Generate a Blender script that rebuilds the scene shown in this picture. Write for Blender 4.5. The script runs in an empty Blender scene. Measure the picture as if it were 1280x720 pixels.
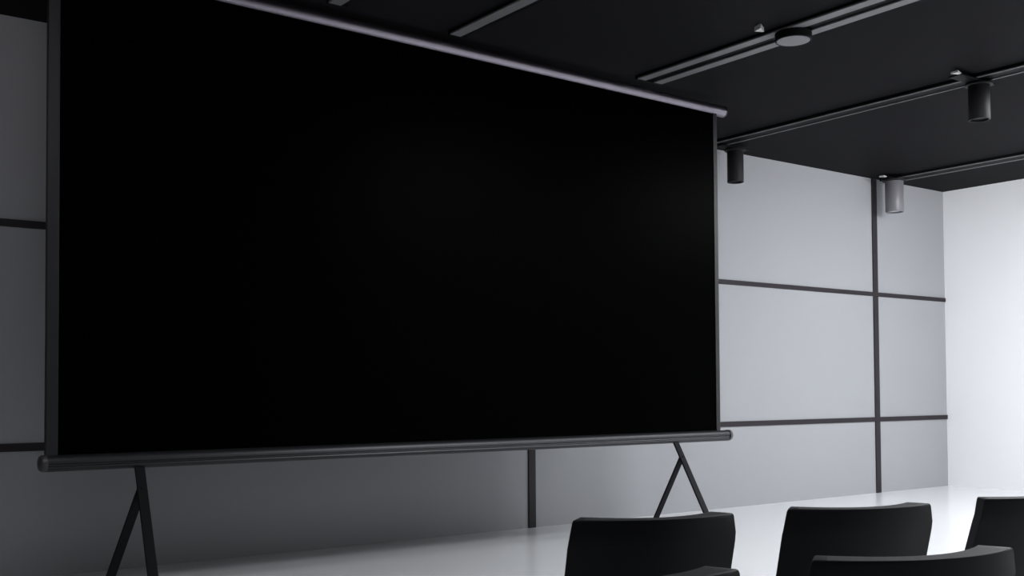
import bpy, bmesh, math
from mathutils import Vector, Matrix
S = bpy.context.scene
COL = S.collection
PI = math.pi

# ------------------------------------------------------------------ materials
def mat(name, col, rough=.5, metal=0., spec=.5, emit=None, estr=0., noise=0., nscale=4., bump=0., bscale=60., coat=0.):
    m = bpy.data.materials.new(name); m.use_nodes = True
    nt = m.node_tree; b = nt.nodes['Principled BSDF']
    b.inputs['Base Color'].default_value = (*col, 1)
    b.inputs['Roughness'].default_value = rough
    b.inputs['Metallic'].default_value = metal
    b.inputs['Specular IOR Level'].default_value = spec
    b.inputs['Coat Weight'].default_value = coat
    if emit:
        b.inputs['Emission Color'].default_value = (*emit, 1)
        b.inputs['Emission Strength'].default_value = estr
    tc = nt.nodes.new('ShaderNodeTexCoord')
    if noise:
        n = nt.nodes.new('ShaderNodeTexNoise'); n.inputs['Scale'].default_value = nscale
        n.inputs['Detail'].default_value = 3
        nt.links.new(tc.outputs['Object'], n.inputs['Vector'])
        mr = nt.nodes.new('ShaderNodeMapRange')
        mr.inputs['To Min'].default_value = 1 - noise; mr.inputs['To Max'].default_value = 1 + noise
        nt.links.new(n.outputs['Fac'], mr.inputs['Value'])
        mx = nt.nodes.new('ShaderNodeVectorMath'); mx.operation = 'SCALE'
        mx.inputs[0].default_value = col
        nt.links.new(mr.outputs['Result'], mx.inputs['Scale'])
        nt.links.new(mx.outputs['Vector'], b.inputs['Base Color'])
    if bump:
        n2 = nt.nodes.new('ShaderNodeTexNoise'); n2.inputs['Scale'].default_value = bscale
        nt.links.new(tc.outputs['Object'], n2.inputs['Vector'])
        bp = nt.nodes.new('ShaderNodeBump'); bp.inputs['Strength'].default_value = bump
        bp.inputs['Distance'].default_value = .01
        nt.links.new(n2.outputs['Fac'], bp.inputs['Height'])
        nt.links.new(bp.outputs['Normal'], b.inputs['Normal'])
    return m

M = dict(
    panel=mat('painted_panel', (.315, .322, .337), .55, spec=.2, noise=.015, nscale=1.5),
    trim=mat('dark_trim', (.021, .0175, .021), .5, spec=.2),
    floor=mat('polished_white_floor', (.84, .85, .865), .17, spec=.28, noise=.012, nscale=.8, bump=.02, bscale=6),
    ceiling=mat('black_ceiling', (.0135, .0133, .015), .5, spec=.006, noise=.08, nscale=.7),
    white=mat('white_paint', (.88, .89, .90), .6, spec=.2, noise=.012, nscale=1.2),
    fill_diffuser=mat('added_lamp_diffuser', (.8, .8, .8), .5, emit=(.95, .97, 1), estr=6.),  # glow of the added ceiling fixtures
    dark_wall=mat('charcoal_wall', (.06, .06, .065), .7, spec=.2, noise=.05),
    pane=mat('added_glow_pane', (.1, .1, .1), .5, spec=.1, emit=(.97, .985, 1.0), estr=3.5),  # glow of the added rear window
    screen=mat('black_screen_fabric', (.0002, .0002, .0002), .36, spec=.006),
    bezel=mat('graphite_metal_frame', (.008, .0085, .010), .45, spec=.35),
    tube=mat('satin_graphite_metal', (.19, .175, .205), .40, metal=1.),
    bar=mat('dark_satin_metal', (.024, .0245, .028), .40, metal=.5),
    cap=mat('grey_plastic_cap', (.045, .042, .048), .4),
    stand=mat('black_powder_coated_steel', (.0055, .0058, .008), .6, spec=.12),
    rail=mat('grey_anodised_aluminium', (.17, .17, .177), .5, metal=.2),
    rail_dark=mat('black_rail', (.0055, .0055, .0065), .5, spec=.05),
    lamp_black=mat('black_lamp_casing', (.006, .006, .007), .5, spec=.08),
    edge=mat('bare_rail_edge', (.20, .20, .21), .4, metal=.2),
    lamp=mat('black_satin_lamp', (.016, .0155, .0175), .55, spec=.2),
    lamp_grey=mat('grey_satin_lamp', (.16, .155, .17), .4, spec=.5),
    lens=mat('grey_frosted_lens', (.19, .185, .20), .5),
    pale_lens=mat('pale_frosted_lens', (.85, .85, .85), .5),
    dark_lens=mat('dark_lens', (.02, .02, .022), .4),
    clip=mat('pale_plastic_clip', (.55, .55, .55), .5),
    chair=mat('black_moulded_plastic', (.050, .051, .054), .6, spec=.12),
    seatpad=mat('black_seat_fabric', (.010, .010, .011), .85, spec=.2, bump=.15, bscale=300),
    leg=mat('dark_chair_steel', (.02, .02, .022), .3, metal=.6),
    rubber=mat('black_rubber', (.01, .01, .01), .8),
)

# ------------------------------------------------------------------ mesh helpers
def box(bm, x0, x1, y0, y1, z0, z1):
    vs = [bm.verts.new(p) for p in ((x0,y0,z0),(x1,y0,z0),(x1,y1,z0),(x0,y1,z0),(x0,y0,z1),(x1,y0,z1),(x1,y1,z1),(x0,y1,z1))]
    for f in ((0,3,2,1),(4,5,6,7),(0,1,5,4),(1,2,6,5),(2,3,7,6),(3,0,4,7)):
        bm.faces.new([vs[i] for i in f])
def lathe(bm, prof, n=40, mt=None):
    """prof: (radius, height) pairs turned about Z."""
    mt = mt or Matrix.Identity(4)
    rings = []
    for r, z in prof:
        if r < 1e-6: rings.append([bm.verts.new(mt @ Vector((0, 0, z)))])
        else: rings.append([bm.verts.new(mt @ Vector((r*math.cos(2*PI*i/n), r*math.sin(2*PI*i/n), z))) for i in range(n)])
    for a, b in zip(rings, rings[1:]):
        for i in range(n):
            j = (i+1) % n
            if len(a) == 1 and len(b) == 1: continue
            if len(a) == 1: bm.faces.new((a[0], b[j], b[i]))
            elif len(b) == 1: bm.faces.new((a[i], a[j], b[0]))
            else: bm.faces.new((a[i], a[j], b[j], b[i]))
def along(a, b):
    """matrix taking +Z at the origin to the direction a->b at a."""
    a = Vector(a); d = Vector(b) - a
    return Matrix.Translation(a) @ d.to_track_quat('Z', 'Y').to_matrix().to_4x4(), d.length
def rod(bm, a, b, r, n=20, r2=None):
    m, L = along(a, b); r2 = r if r2 is None else r2
    lathe(bm, [(0, 0), (r, 0), (r2, L), (0, L)], n, m)
def flat_bar(bm, a, b, w, t):
    """rectangular bar a->b, w wide in X, t thick across."""
    a, b = Vector(a), Vector(b); d = (b-a).normalized()
    x = (Vector((1, 0, 0)) - d*d.x).normalized(); y = d.cross(x)
    vs = []
    for p in (a, b):
        for sx, sy in ((-1,-1),(1,-1),(1,1),(-1,1)):
            vs.append(bm.verts.new(p + x*sx*w/2 + y*sy*t/2))
    for f in ((0,1,2,3),(7,6,5,4),(0,4,5,1),(1,5,6,2),(2,6,7,3),(3,7,4,0)):
        bm.faces.new([vs[i] for i in f])
def obj(name, bm, m, parent=None, bevel=0., smooth=False, seg=2):
    bmesh.ops.recalc_face_normals(bm, faces=bm.faces[:])
    me = bpy.data.meshes.new(name); bm.to_mesh(me); bm.free()
    me.materials.append(M[m])
    o = bpy.data.objects.new(name, me); COL.objects.link(o)
    if parent: o.parent = parent
    if bevel:
        b = o.modifiers.new('bevel', 'BEVEL'); b.width = bevel; b.segments = seg
        b.limit_method = 'ANGLE'; b.angle_limit = math.radians(40)
    if smooth or bevel:
        for p in me.polygons: p.use_smooth = True
        me.set_sharp_from_angle(angle=math.radians(38))
    return o
def boxes(name, m, lst, parent=None, bevel=0.):
    bm = bmesh.new()
    for b in lst: box(bm, *b)
    return obj(name, bm, m, parent, bevel)
def struct(o, label=None):
    o['kind'] = 'structure'
    if label: o['label'] = label
    return o
def thing(name, label, cat, loc=(0,0,0), rz=0., group=None):
    o = bpy.data.objects.new(name, None); COL.objects.link(o)
    o.empty_display_size = .1
    o.location = loc; o.rotation_euler = (0, 0, rz)
    o['label'] = label; o['category'] = cat
    if group: o['group'] = group
    return o
def dup(root, loc, rz, label, group=None):
    r = root.copy(); COL.objects.link(r); r.location = loc; r.rotation_euler = (0, 0, rz); r['label'] = label
    if group: r['group'] = group
    for ch in list(root.children):
        c = ch.copy(); COL.objects.link(c); c.parent = r
        for g in list(ch.children):
            d = g.copy(); COL.objects.link(d); d.parent = c
    return r

# ------------------------------------------------------------------ the room
H = 3.5; D = 7.227; XC = 11.88; XL = -2.6; YB = -3.0; YW = -1.2
struct(boxes('floor', 'floor', [(XL-.2, XC+.2, YB-.2, D+.2, -.2, 0)]), 'polished white floor reflecting the panelled wall')
struct(boxes('ceiling', 'ceiling', [(XL-.2, XC+.2, YB-.2, D+.2, H, H+.2)]), 'dark matt black ceiling')
struct(boxes('wall_front', 'panel', [(XL-.2, XC+.2, D, D+.2, 0, H)]), 'pale grey panelled wall behind the screen')
struct(boxes('wall_left', 'dark_wall', [(XL-.2, XL, YB, D, 0, H)]))
WX0, WX1, WZ0, WZ1 = 8.0, 11.6, .9, 3.35
struct(boxes('wall_back', 'dark_wall', [(XL-.2, WX0, YB-.2, YB, 0, H), (WX1, XC+.2, YB-.2, YB, 0, H), (WX0, WX1, YB-.2, YB, 0, WZ0), (WX0, WX1, YB-.2, YB, WZ1, H)]))
added_win = struct(boxes('added_window_1', 'pane', [(WX0, WX1, YB-.12, YB-.08, WZ0, WZ1)]), 'added glowing window behind the seats, out of view, for fill light')  # window added out of view to brighten the upper walls
boxes('added_window_frame', 'bezel', [(WX0, WX1, YB-.08, YB-.02, WZ0, WZ0+.06), (WX0, WX1, YB-.08, YB-.02, WZ1-.06, WZ1), (WX0, WX0+.06, YB-.08, YB-.02, WZ0+.06, WZ1-.06), (WX1-.06, WX1, YB-.08, YB-.02, WZ0+.06, WZ1-.06), ((WX0+WX1)/2-.03, (WX0+WX1)/2+.03, YB-.08, YB-.02, WZ0+.06, WZ1-.06)], added_win)
struct(boxes('wall_right', 'white', [(XC, XC+.2, YB-.2, D+.2, 0, H)]), 'plain bright white side wall')
# dark strips covering the joints between the wall panels
tz = ((2.2059, .046), (.8135, .050))
tx = ((.75, .07), (5.6209, .072), (10.4938, .085))
k = 1
for z, w in tz:
    struct(boxes('trim_%d' % k, 'trim', [(XL, XC, D-.012, D, z-w/2, z+w/2)]), 'horizontal dark strip across the panelled wall'); k += 1
for x, w in tx:
    zs = [0, .8135-.025, .8135+.025, 2.2059-.023, 2.2059+.023, H]
    struct(boxes('trim_%d' % k, 'trim', [(x-w/2, x+w/2, D-.0125, D, 0, .7884), (x-w/2, x+w/2, D-.0125, D, .8386, 2.1828), (x-w/2, x+w/2, D-.0125, D, 2.229, H)]),
           'vertical dark strip on the panelled wall'); k += 1

# ------------------------------------------------------------------ projection screen
SY = 5.90
scr = thing('projection_screen', 'huge black projection screen with roller tube, standing on two pairs of splayed legs', 'projection screen', (3.97, SY, 0))
def rel(o, root):                      # keep world coordinates while parenting
    o.parent = root; o.matrix_parent_inverse = Matrix.Translation(-Vector(root.location)); return o
x0, x1, zb, zt = 1.494, 6.44, .80, 3.40
rel(boxes('screen_surface', 'screen', [(x0, x1, SY, SY+.012, zb, zt)]), scr)
rel(boxes('side_frame', 'bezel', [(x0-.062, x0-.003, SY-.006, SY+.03, zb, zt)], bevel=.002), scr)
rel(boxes('side_frame', 'bezel', [(x1, x1+.044, SY-.006, SY+.03, zb, zt)], bevel=.002), scr)
bm = bmesh.new(); rod(bm, (1.40, SY+.02, 3.425), (6.585, SY+.02, 3.385), .044, 40)
rel(obj('roller_tube', bm, 'tube', smooth=True), scr)
for x, z in ((1.40, 3.425), (6.585, 3.385)):
    s = 1 if x > 4 else -1
    bm = bmesh.new(); rod(bm, (x, SY+.02, z), (x+s*.012, SY+.02, z), .046, 40)
    rel(obj('tube_end_cap', bm, 'bezel', bevel=.003), scr)
# lower slat bar: rounded profile with two grooves, swept along X
bm = bmesh.new(); n = 48; prof = []
for i in range(n):
    a = 2*PI*i/n; r = .043
    for g in (math.radians(188), math.radians(205)):
        if abs(a-g) < math.radians(4.5): r = .0375
    prof.append((r*.85*math.cos(a), r*math.sin(a)))
BZ = .783; L0, L1 = 1.425, 6.575
ra = [bm.verts.new((L0, SY+y, BZ+z)) for y, z in prof]; rb = [bm.verts.new((L1, SY+y, BZ+z)) for y, z in prof]
for i in range(n): bm.faces.new((ra[i], ra[(i+1) % n], rb[(i+1) % n], rb[i]))
bm.faces.new(ra); bm.faces.new(rb[::-1])
bar = rel(obj('lower_bar', bm, 'bar', smooth=True), scr)
for x, s in ((L0, -1), (L1, 1)):
    bm = bmesh.new(); m, _ = along((x, SY, .785), (x+s, SY, .785))
    lathe(bm, [(0, -.01), (.0435, -.01), (.0435, .012), (.036, .024), (.02, .030), (0, .031)], 40, m)
    e = obj('end_cap', bm, 'cap', smooth=True)
    e.parent = scr; e.matrix_parent_inverse = Matrix.Translation(-Vector(scr.location))
for x in (1.93, 6.00):
    ap = Vector((x-.02, SY, .76)); jt = ap.lerp(Vector((x-.09, SY-.52, 0)), .16)
    bm = bmesh.new(); flat_bar(bm, ap, (x-.09, SY-.52, .008), .053, .014)
    lg = rel(obj('leg', bm, 'stand', bevel=.002), scr)
    bm = bmesh.new(); box(bm, x-.12, x-.06, SY-.56, SY-.48, 0, .012)
    f = obj('foot_pad', bm, 'rubber', bevel=.003); f.parent = lg
    bm = bmesh.new(); flat_bar(bm, jt, (x-.17, SY+.16, .008), .050, .014)
    lg = rel(obj('leg', bm, 'stand', bevel=.002), scr)
    bm = bmesh.new(); box(bm, x-.20, x-.14, SY+.12, SY+.20, 0, .012)
    f = obj('foot_pad', bm, 'rubber', bevel=.003); f.parent = lg
    bm = bmesh.new(); rod(bm, jt+Vector((0, -.014, 0)), jt+Vector((0, .014, 0)), .009, 16)
    rel(obj('pivot_bolt', bm, 'stand', bevel=.002), scr)

# ------------------------------------------------------------------ ceiling rails
def rail(x, w, y0, y1, kind, label, zb=3.47):
    r = thing('ceiling_track', label, 'lighting track', (x, (y0+y1)/2, H), 0, 'parallel tracks across the black ceiling')
    def P(o): return rel(o, r)
    lip = .33*w
    if kind == 'lip':                                  # two broad grey lips with a dark slot between
        P(boxes('track_body', 'rail_dark', [(x-w/2+.004, x+w/2-.004, y0, y1, zb+.012, H)], bevel=.002))
        for s in (-1, 1):
            a, b = sorted((x+s*w/2, x+s*(w/2-lip)))
            P(boxes('track_lip', 'rail', [(a, b, y0+.002, y1-.002, zb, zb+.012)], bevel=.002))
    elif kind == 'single':
        P(boxes('track_body', 'rail_dark', [(x-w/2+.004, x+w/2+.05, y0, y1, zb+.012, H)], bevel=.002))
        P(boxes('track_lip', 'rail', [(x-w/2, x+w/2, y0+.002, y1-.002, zb, zb+.012)], bevel=.002))
    else:
        P(boxes('track_body', 'rail_dark', [(x-w/2, x+w/2, y0, y1, zb+.004, H)], bevel=.002))
        for s in (-1, 1):
            a, b = sorted((x+s*w/2, x+s*(w/2-.012)))
            P(boxes('track_edge', 'edge', [(a, b, y0+.002, y1-.002, zb-.004, zb+.004)]))
    P(boxes('track_end_cap', 'rail_dark', [(x-w/2-.002, x+w/2+(.052 if kind == 'single' else .002), y1, y1+.02, zb-.002, H)], bevel=.003))
    return r
YE = 5.84
rail(3.03, .085, -1.0, YE-.05, 'single', 'ceiling track whose tip shows at the top edge, leftmost of the five')
rail(3.935, .085, -1.0, YE, 'single', 'single broad grey ceiling track ending above the middle of the screen')
rail(5.71, .250, -1.0, YE+.02, 'lip', 'ceiling track of two grey bands carrying the flat round spotlight')
rail(7.70, .155, -1.0, 7.15, 'edge', 'black ceiling track with thin bright edges carrying two black cylinder lamps')
rail(10.63, .20, -1.0, 7.15, 'edge', 'black ceiling track nearest the bright white wall')

# ------------------------------------------------------------------ ceiling lamps
def lamp(x, y, r, h, body, label, z0=3.464, clipdx=-.27, clipdy=.05, group=None, lens='dark_lens', clip=True):
    l = thing('cylinder_spotlight', label, 'ceiling lamp', (x, y, z0), 0, 'cylinder spotlights under the ceiling tracks')
    bm = bmesh.new()
    box(bm, clipdx+.03, .15, -.055, .055, -.010, .0)
    obj('mounting_plate', bm, 'rail_dark', l, bevel=.003)
    bm = bmesh.new()
    lathe(bm, [(0, -.012), (r*1.25, -.012), (r*1.3, -.018), (r*1.3, -.026), (r, -.03), (0, -.03)], 48)
    obj('canopy', bm, 'lamp', l, smooth=True)
    bm = bmesh.new()
    lathe(bm, [(0, -.03), (r-.003, -.03), (r, -.034), (r, -h+.004), (r-.002, -h), (r*.84, -h), (r*.82, -h+.03), (0, -h+.03)], 56)
    obj('lamp_housing', bm, body, l, smooth=True)
    bm = bmesh.new(); lathe(bm, [(0, -h+.018), (r*.8, -h+.018), (r*.8, -h+.028), (0, -h+.028)], 40)
    obj('lens', bm, lens, l, smooth=True)
    if not clip: return l
    # small pale wedge-shaped clip at the end of the mounting plate
    bm = bmesh.new()
    a = [(clipdx-.03, clipdy-.03), (clipdx+.05, clipdy-.01), (clipdx-.03, clipdy+.03)]
    lo = [bm.verts.new((p[0], p[1], -.004)) for p in a]; hi = [bm.verts.new((p[0], p[1], .010)) for p in a]
    bm.faces.new(lo[::-1]); bm.faces.new(hi)
    for i in range(3): bm.faces.new((lo[i], lo[(i+1) % 3], hi[(i+1) % 3], hi[i]))
    obj('clip', bm, 'clip', l)
    return l
lamp(7.74, 4.395, .078, .29, 'lamp', 'dark cylinder spotlight hanging from the track near the right frame edge', clipdx=-.355, clipdy=-.03)
lamp(7.93, 6.98, .078, .33, 'lamp', 'black cylinder spotlight right beside the upper right corner of the screen', clip=False)
lamp(10.52, 6.98, .098, .37, 'lamp_grey', 'pale grey cylinder spotlight in front of the wall by the vertical strip', clipdx=-.20, clipdy=0., lens='pale_lens')
# flat round fitting
p = thing('disc_spotlight', 'flat round black spotlight with a grey disc lens under the two-band track', 'ceiling lamp', (5.695, 4.505, 3.47))
bm = bmesh.new(); lathe(bm, [(0, 0), (.113, 0), (.118, -.005), (.118, -.050), (.114, -.054), (.108, -.054), (.106, -.050), (0, -.050)], 64)
obj('lamp_housing', bm, 'lamp_black', p, smooth=True)
bm = bmesh.new(); lathe(bm, [(0, -.0505), (.1055, -.0505), (.1055, -.053), (0, -.0545)], 64)
obj('lens', bm, 'lens', p, smooth=True)
bm = bmesh.new()
a = [(-.25, .06), (-.17, .10), (-.23, .13)]
lo = [bm.verts.new((q[0], q[1], 0)) for q in a]; hi = [bm.verts.new((q[0], q[1], .03)) for q in a]
bm.faces.new(lo[::-1]); bm.faces.new(hi)
for i in range(3): bm.faces.new((lo[i], lo[(i+1) % 3], hi[(i+1) % 3], hi[i]))
obj('clip', bm, 'clip', p)

# ------------------------------------------------------------------ added panel luminaires, out of view, that light the room
def added_luminaire(x, y, sx, sy, watt, label):
    l = thing('added_ceiling_light', label, 'added fill light', (x, y, H), 0)
    boxes('housing', 'lamp', [(-sx/2-.04, sx/2+.04, -sy/2-.04, sy/2+.04, -.08, 0)], l, bevel=.006)
    boxes('fill_diffuser', 'fill_diffuser', [(-sx/2, sx/2, -sy/2, sy/2, -.09, -.081)], l)
    ld = bpy.data.lights.new('added_luminaire_light', 'AREA'); ld.shape = 'RECTANGLE'; ld.size = sx; ld.size_y = sy
    ld.energy = watt; ld.color = (.95, .97, 1)
    lo = bpy.data.objects.new('added_luminaire_light', ld); COL.objects.link(lo); lo.parent = l; lo.location = (0, 0, -.10)
added_luminaire(9.05, 3.6, 2.3, .7, 85, 'large added fill-light panel nearer the panelled wall')
added_luminaire(9.05, 1.6, 2.3, .7, 62, 'large added fill-light panel nearer the rear of the room')
added_luminaire(6.0, 2.4, 1.3, .7, 145, 'added fill-light panel over the middle of the room')
added_luminaire(1.0, 3.4, 1.2, .6, 14, 'dim added fill-light panel over the left of the room')
def added_washer(x, y, z, aim, watt, label, spread=110, tint=(.96, .96, 1)):  # tilted fixtures added out of view to brighten the walls
    l = thing('added_wall_washer', label, 'added fill light', (x, y, z), 0)
    d = Vector(aim) - Vector((x, y, z)); q = d.to_track_quat('-Z', 'Y')
    bm = bmesh.new(); rod(bm, (0, 0, .04), (0, 0, H-z), .012, 16)
    obj('stem', bm, 'lamp', l, smooth=True)
    h = boxes('housing', 'lamp', [(-.54, .54, -.17, .17, .0, .09)], l, bevel=.006); h.rotation_euler = q.to_euler()
    g = boxes('fill_diffuser', 'fill_diffuser', [(-.5, .5, -.14, .14, -.006, .0)], l); g.rotation_euler = q.to_euler()
    ld = bpy.data.lights.new('added_washer_light', 'AREA'); ld.shape = 'RECTANGLE'; ld.size = 1.0; ld.size_y = .28
    ld.energy = watt; ld.color = tint; ld.spread = math.radians(spread)
    lo = bpy.data.objects.new('added_washer_light', ld); COL.objects.link(lo); lo.parent = l
    lo.rotation_euler = q.to_euler(); lo.location = d.normalized()*.02
added_washer(9.7, 2.6, 3.25, (9.9, D, 2.1), 32, 'added tilted fill lamp aimed at the right part of the panelled wall')
added_washer(8.4, 2.6, 3.25, (XC, 6.5, 2.1), 24, 'added tilted fill lamp aimed at the bright side wall')

added_washer(.6, 3.6, 3.25, (1.1, D, 3.1), 5, 'dim added tilted fill lamp aimed at the left end of the panelled wall', 130, (1, .93, 1))

# ------------------------------------------------------------------ chairs
HW = .235; BT = .050; REC = .27; ZT = .82; ZB = .43
def hw(d):                                             # half width by depth below the top edge
    c = .007 - math.sqrt(max(0, .007**2 - (.007-d)**2)) if d < .007 else 0
    return HW*(.955 + .045*min(1, d/.06)) - c if d < .06 else HW*(1 - .10*max(0, (d-.2)/.2)**2)
def back_y(u, d):                                      # rearward curve + recline, +Y is forward
    return -.27 + .075*u*u + (d*.10 if d < .05 else .005 + (d-.05)*REC*1.15)
def backrest_bm():
    bm = bmesh.new(); NU, NV = 24, 14; f = []; b = []
    for j in range(NV+1):
        d = (ZT-ZB)*(j/NV)**2.0; fr = []; bk = []
        for i in range(NU+1):
            u = -1 + 2*i/NU; x = u*hw(d)
            n = Vector((-.15*u/HW*1.0, 1, 0)).normalized()*BT
            y = back_y(u, d)
            bk.append(bm.verts.new((x, y, ZT-d))); fr.append(bm.verts.new((x*(1-.038/HW), y+BT, ZT-d)))
        f.append(fr); b.append(bk)
    for j in range(NV):
        for i in range(NU):
            bm.faces.new((b[j][i], b[j][i+1], b[j+1][i+1], b[j+1][i]))
            bm.faces.new((f[j][i], f[j+1][i], f[j+1][i+1], f[j][i+1]))
        bm.faces.new((b[j][0], b[j+1][0], f[j+1][0], f[j][0])); bm.faces.new((b[j][NU], f[j][NU], f[j+1][NU], b[j+1][NU]))
    for i in range(NU):
        bm.faces.new((b[0][i], f[0][i], f[0][i+1], b[0][i+1])); bm.faces.new((b[NV][i], b[NV][i+1], f[NV][i+1], f[NV][i]))
    return bm
def make_chair(label):
    c = thing('conference_chair', label, 'chair', (0, 0, 0), 0, 'conference chairs facing the screen')
    obj('backrest', backrest_bm(), 'chair', c, bevel=.0025, seg=2)
    bm = bmesh.new()                                   # seat: shallow dished pad with rounded front
    NX, NY = 16, 16; top = []; bot = []
    for j in range(NY+1):
        v = j/NY; rt = []; rb_ = []
        for i in range(NX+1):
            u = -1+2*i/NX; w = .235 - .02*abs(2*v-1)**3
            y = -.19 + .43*v; z = .455 + .018*u*u - .035*max(0, v-.8)**2*25*.8
            rt.append(bm.verts.new((u*w, y, z))); rb_.append(bm.verts.new((u*w*.97, y, z-.045)))
        top.append(rt); bot.append(rb_)
    for j in range(NY):
        for i in range(NX):
            bm.faces.new((top[j][i], top[j][i+1], top[j+1][i+1], top[j+1][i])); bm.faces.new((bot[j][i], bot[j+1][i], bot[j+1][i+1], bot[j][i+1]))
        bm.faces.new((top[j][0], top[j+1][0], bot[j+1][0], bot[j][0])); bm.faces.new((top[j][NX], bot[j][NX], bot[j+1][NX], top[j+1][NX]))
    for i in range(NX):
        bm.faces.new((top[0][i], bot[0][i], bot[0][i+1], top[0][i+1])); bm.faces.new((top[NY][i], top[NY][i+1], bot[NY][i+1], bot[NY][i]))
    obj('seat', bm, 'seatpad', c, bevel=.012, seg=3)
    bm = bmesh.new()
    for s in (-1, 1): rod(bm, (s*.17, -.18, .412), (s*.17, .19, .412), .011, 14)
    for y in (-.16, .17): rod(bm, (-.18, y, .405), (.18, y, .405), .011, 14)
    obj('seat_frame', bm, 'leg', c, smooth=True)
    for s in (-1, 1):
        for y0, y1 in ((-.16, -.24), (.17, .21)):
            bm = bmesh.new(); rod(bm, (s*.18, y0, .405), (s*.215, y1, .012), .0125, 16, .0105)
            l = obj('leg', bm, 'leg', c, smooth=True)
            bm = bmesh.new(); lathe(bm, [(0, 0), (.016, 0), (.016, .014), (.012, .02), (0, .02)], 18, Matrix.Translation((s*.215, y1, 0)))
            obj('rubber_foot', bm, 'rubber', l, smooth=True)
        bm = bmesh.new()
        rod(bm, (s*.12, -.14, .405), (s*.12, -.175, .425), .011, 14); rod(bm, (s*.12, -.175, .425), (s*.12, back_y(.5, .30)-.008, ZT-.30), .011, 14)
        obj('back_post', bm, 'leg', c, smooth=True)
    return c
proto = None
def place(P0, P1, label, wscale=1.):
    """P0, P1: world XY of the left and right ends of the top edge."""
    global proto
    a = Vector((*P0, 0)); b = Vector((*P1, 0)); d = (b-a)
    rz = math.atan2(d.y, d.x); mid = (a+b)/2
    off = Vector((0, -.27+.075, 0)); off.rotate(Matrix.Rotation(rz, 3, 'Z'))
    loc = mid - off
    if proto is None:
        proto = make_chair(label); c = proto; c.location = loc; c.rotation_euler = (0, 0, rz)
    else: c = dup(proto, loc, rz, label)
    c.scale = (wscale, 1, 1)
    return c
place((1.706, 2.045), (2.140, 1.893), 'black curved-back chair in the front row, nearest the right legs of the screen', .985)
place((2.313, 1.870), (2.722, 1.710), 'black curved-back chair in the middle of the front row', .985)
place((2.950, 1.680), (3.390, 1.640), 'black curved-back chair cut off by the right edge of the picture')
place((1.634, 1.279), (2.094, 1.127), 'black curved-back chair of the rear row, top edge overlapping two front chairs', 1.035)
place((1.035, 1.435), (1.474, 1.292), 'black chair at the bottom edge, only its top rim showing in front of another')

# ------------------------------------------------------------------ camera
f, cy = 1356.498, 450.348
yaw, pitch, roll, h = .6438, .0302, -.0064, 1.1308
F = Vector((math.sin(yaw)*math.cos(pitch), math.cos(yaw)*math.cos(pitch), math.sin(pitch)))
R = Vector((math.cos(yaw), -math.sin(yaw), 0)); U = R.cross(F)
R2 = R*math.cos(roll) + U*math.sin(roll); U2 = -R*math.sin(roll) + U*math.cos(roll)
cd = bpy.data.cameras.new('camera'); cam = bpy.data.objects.new('camera', cd); COL.objects.link(cam)
cam.matrix_world = Matrix(((R2.x, U2.x, -F.x, 0), (R2.y, U2.y, -F.y, 0), (R2.z, U2.z, -F.z, h), (0, 0, 0, 1)))
cd.sensor_width = 36; cd.lens = f/1280*36; cd.shift_y = (cy-360)/1280
cd.clip_start = .02; cd.clip_end = 100
S.camera = cam

# ------------------------------------------------------------------ world and view
w = bpy.data.worlds.new('world'); w.use_nodes = True; S.world = w
w.node_tree.nodes['Background'].inputs[0].default_value = (.8, .88, 1, 1)
w.node_tree.nodes['Background'].inputs[1].default_value = .3
S.view_settings.view_transform = 'Standard'; S.view_settings.look = 'None'
S.view_settings.exposure = 0; S.view_settings.gamma = 1; S.view_settings.use_curve_mapping = False
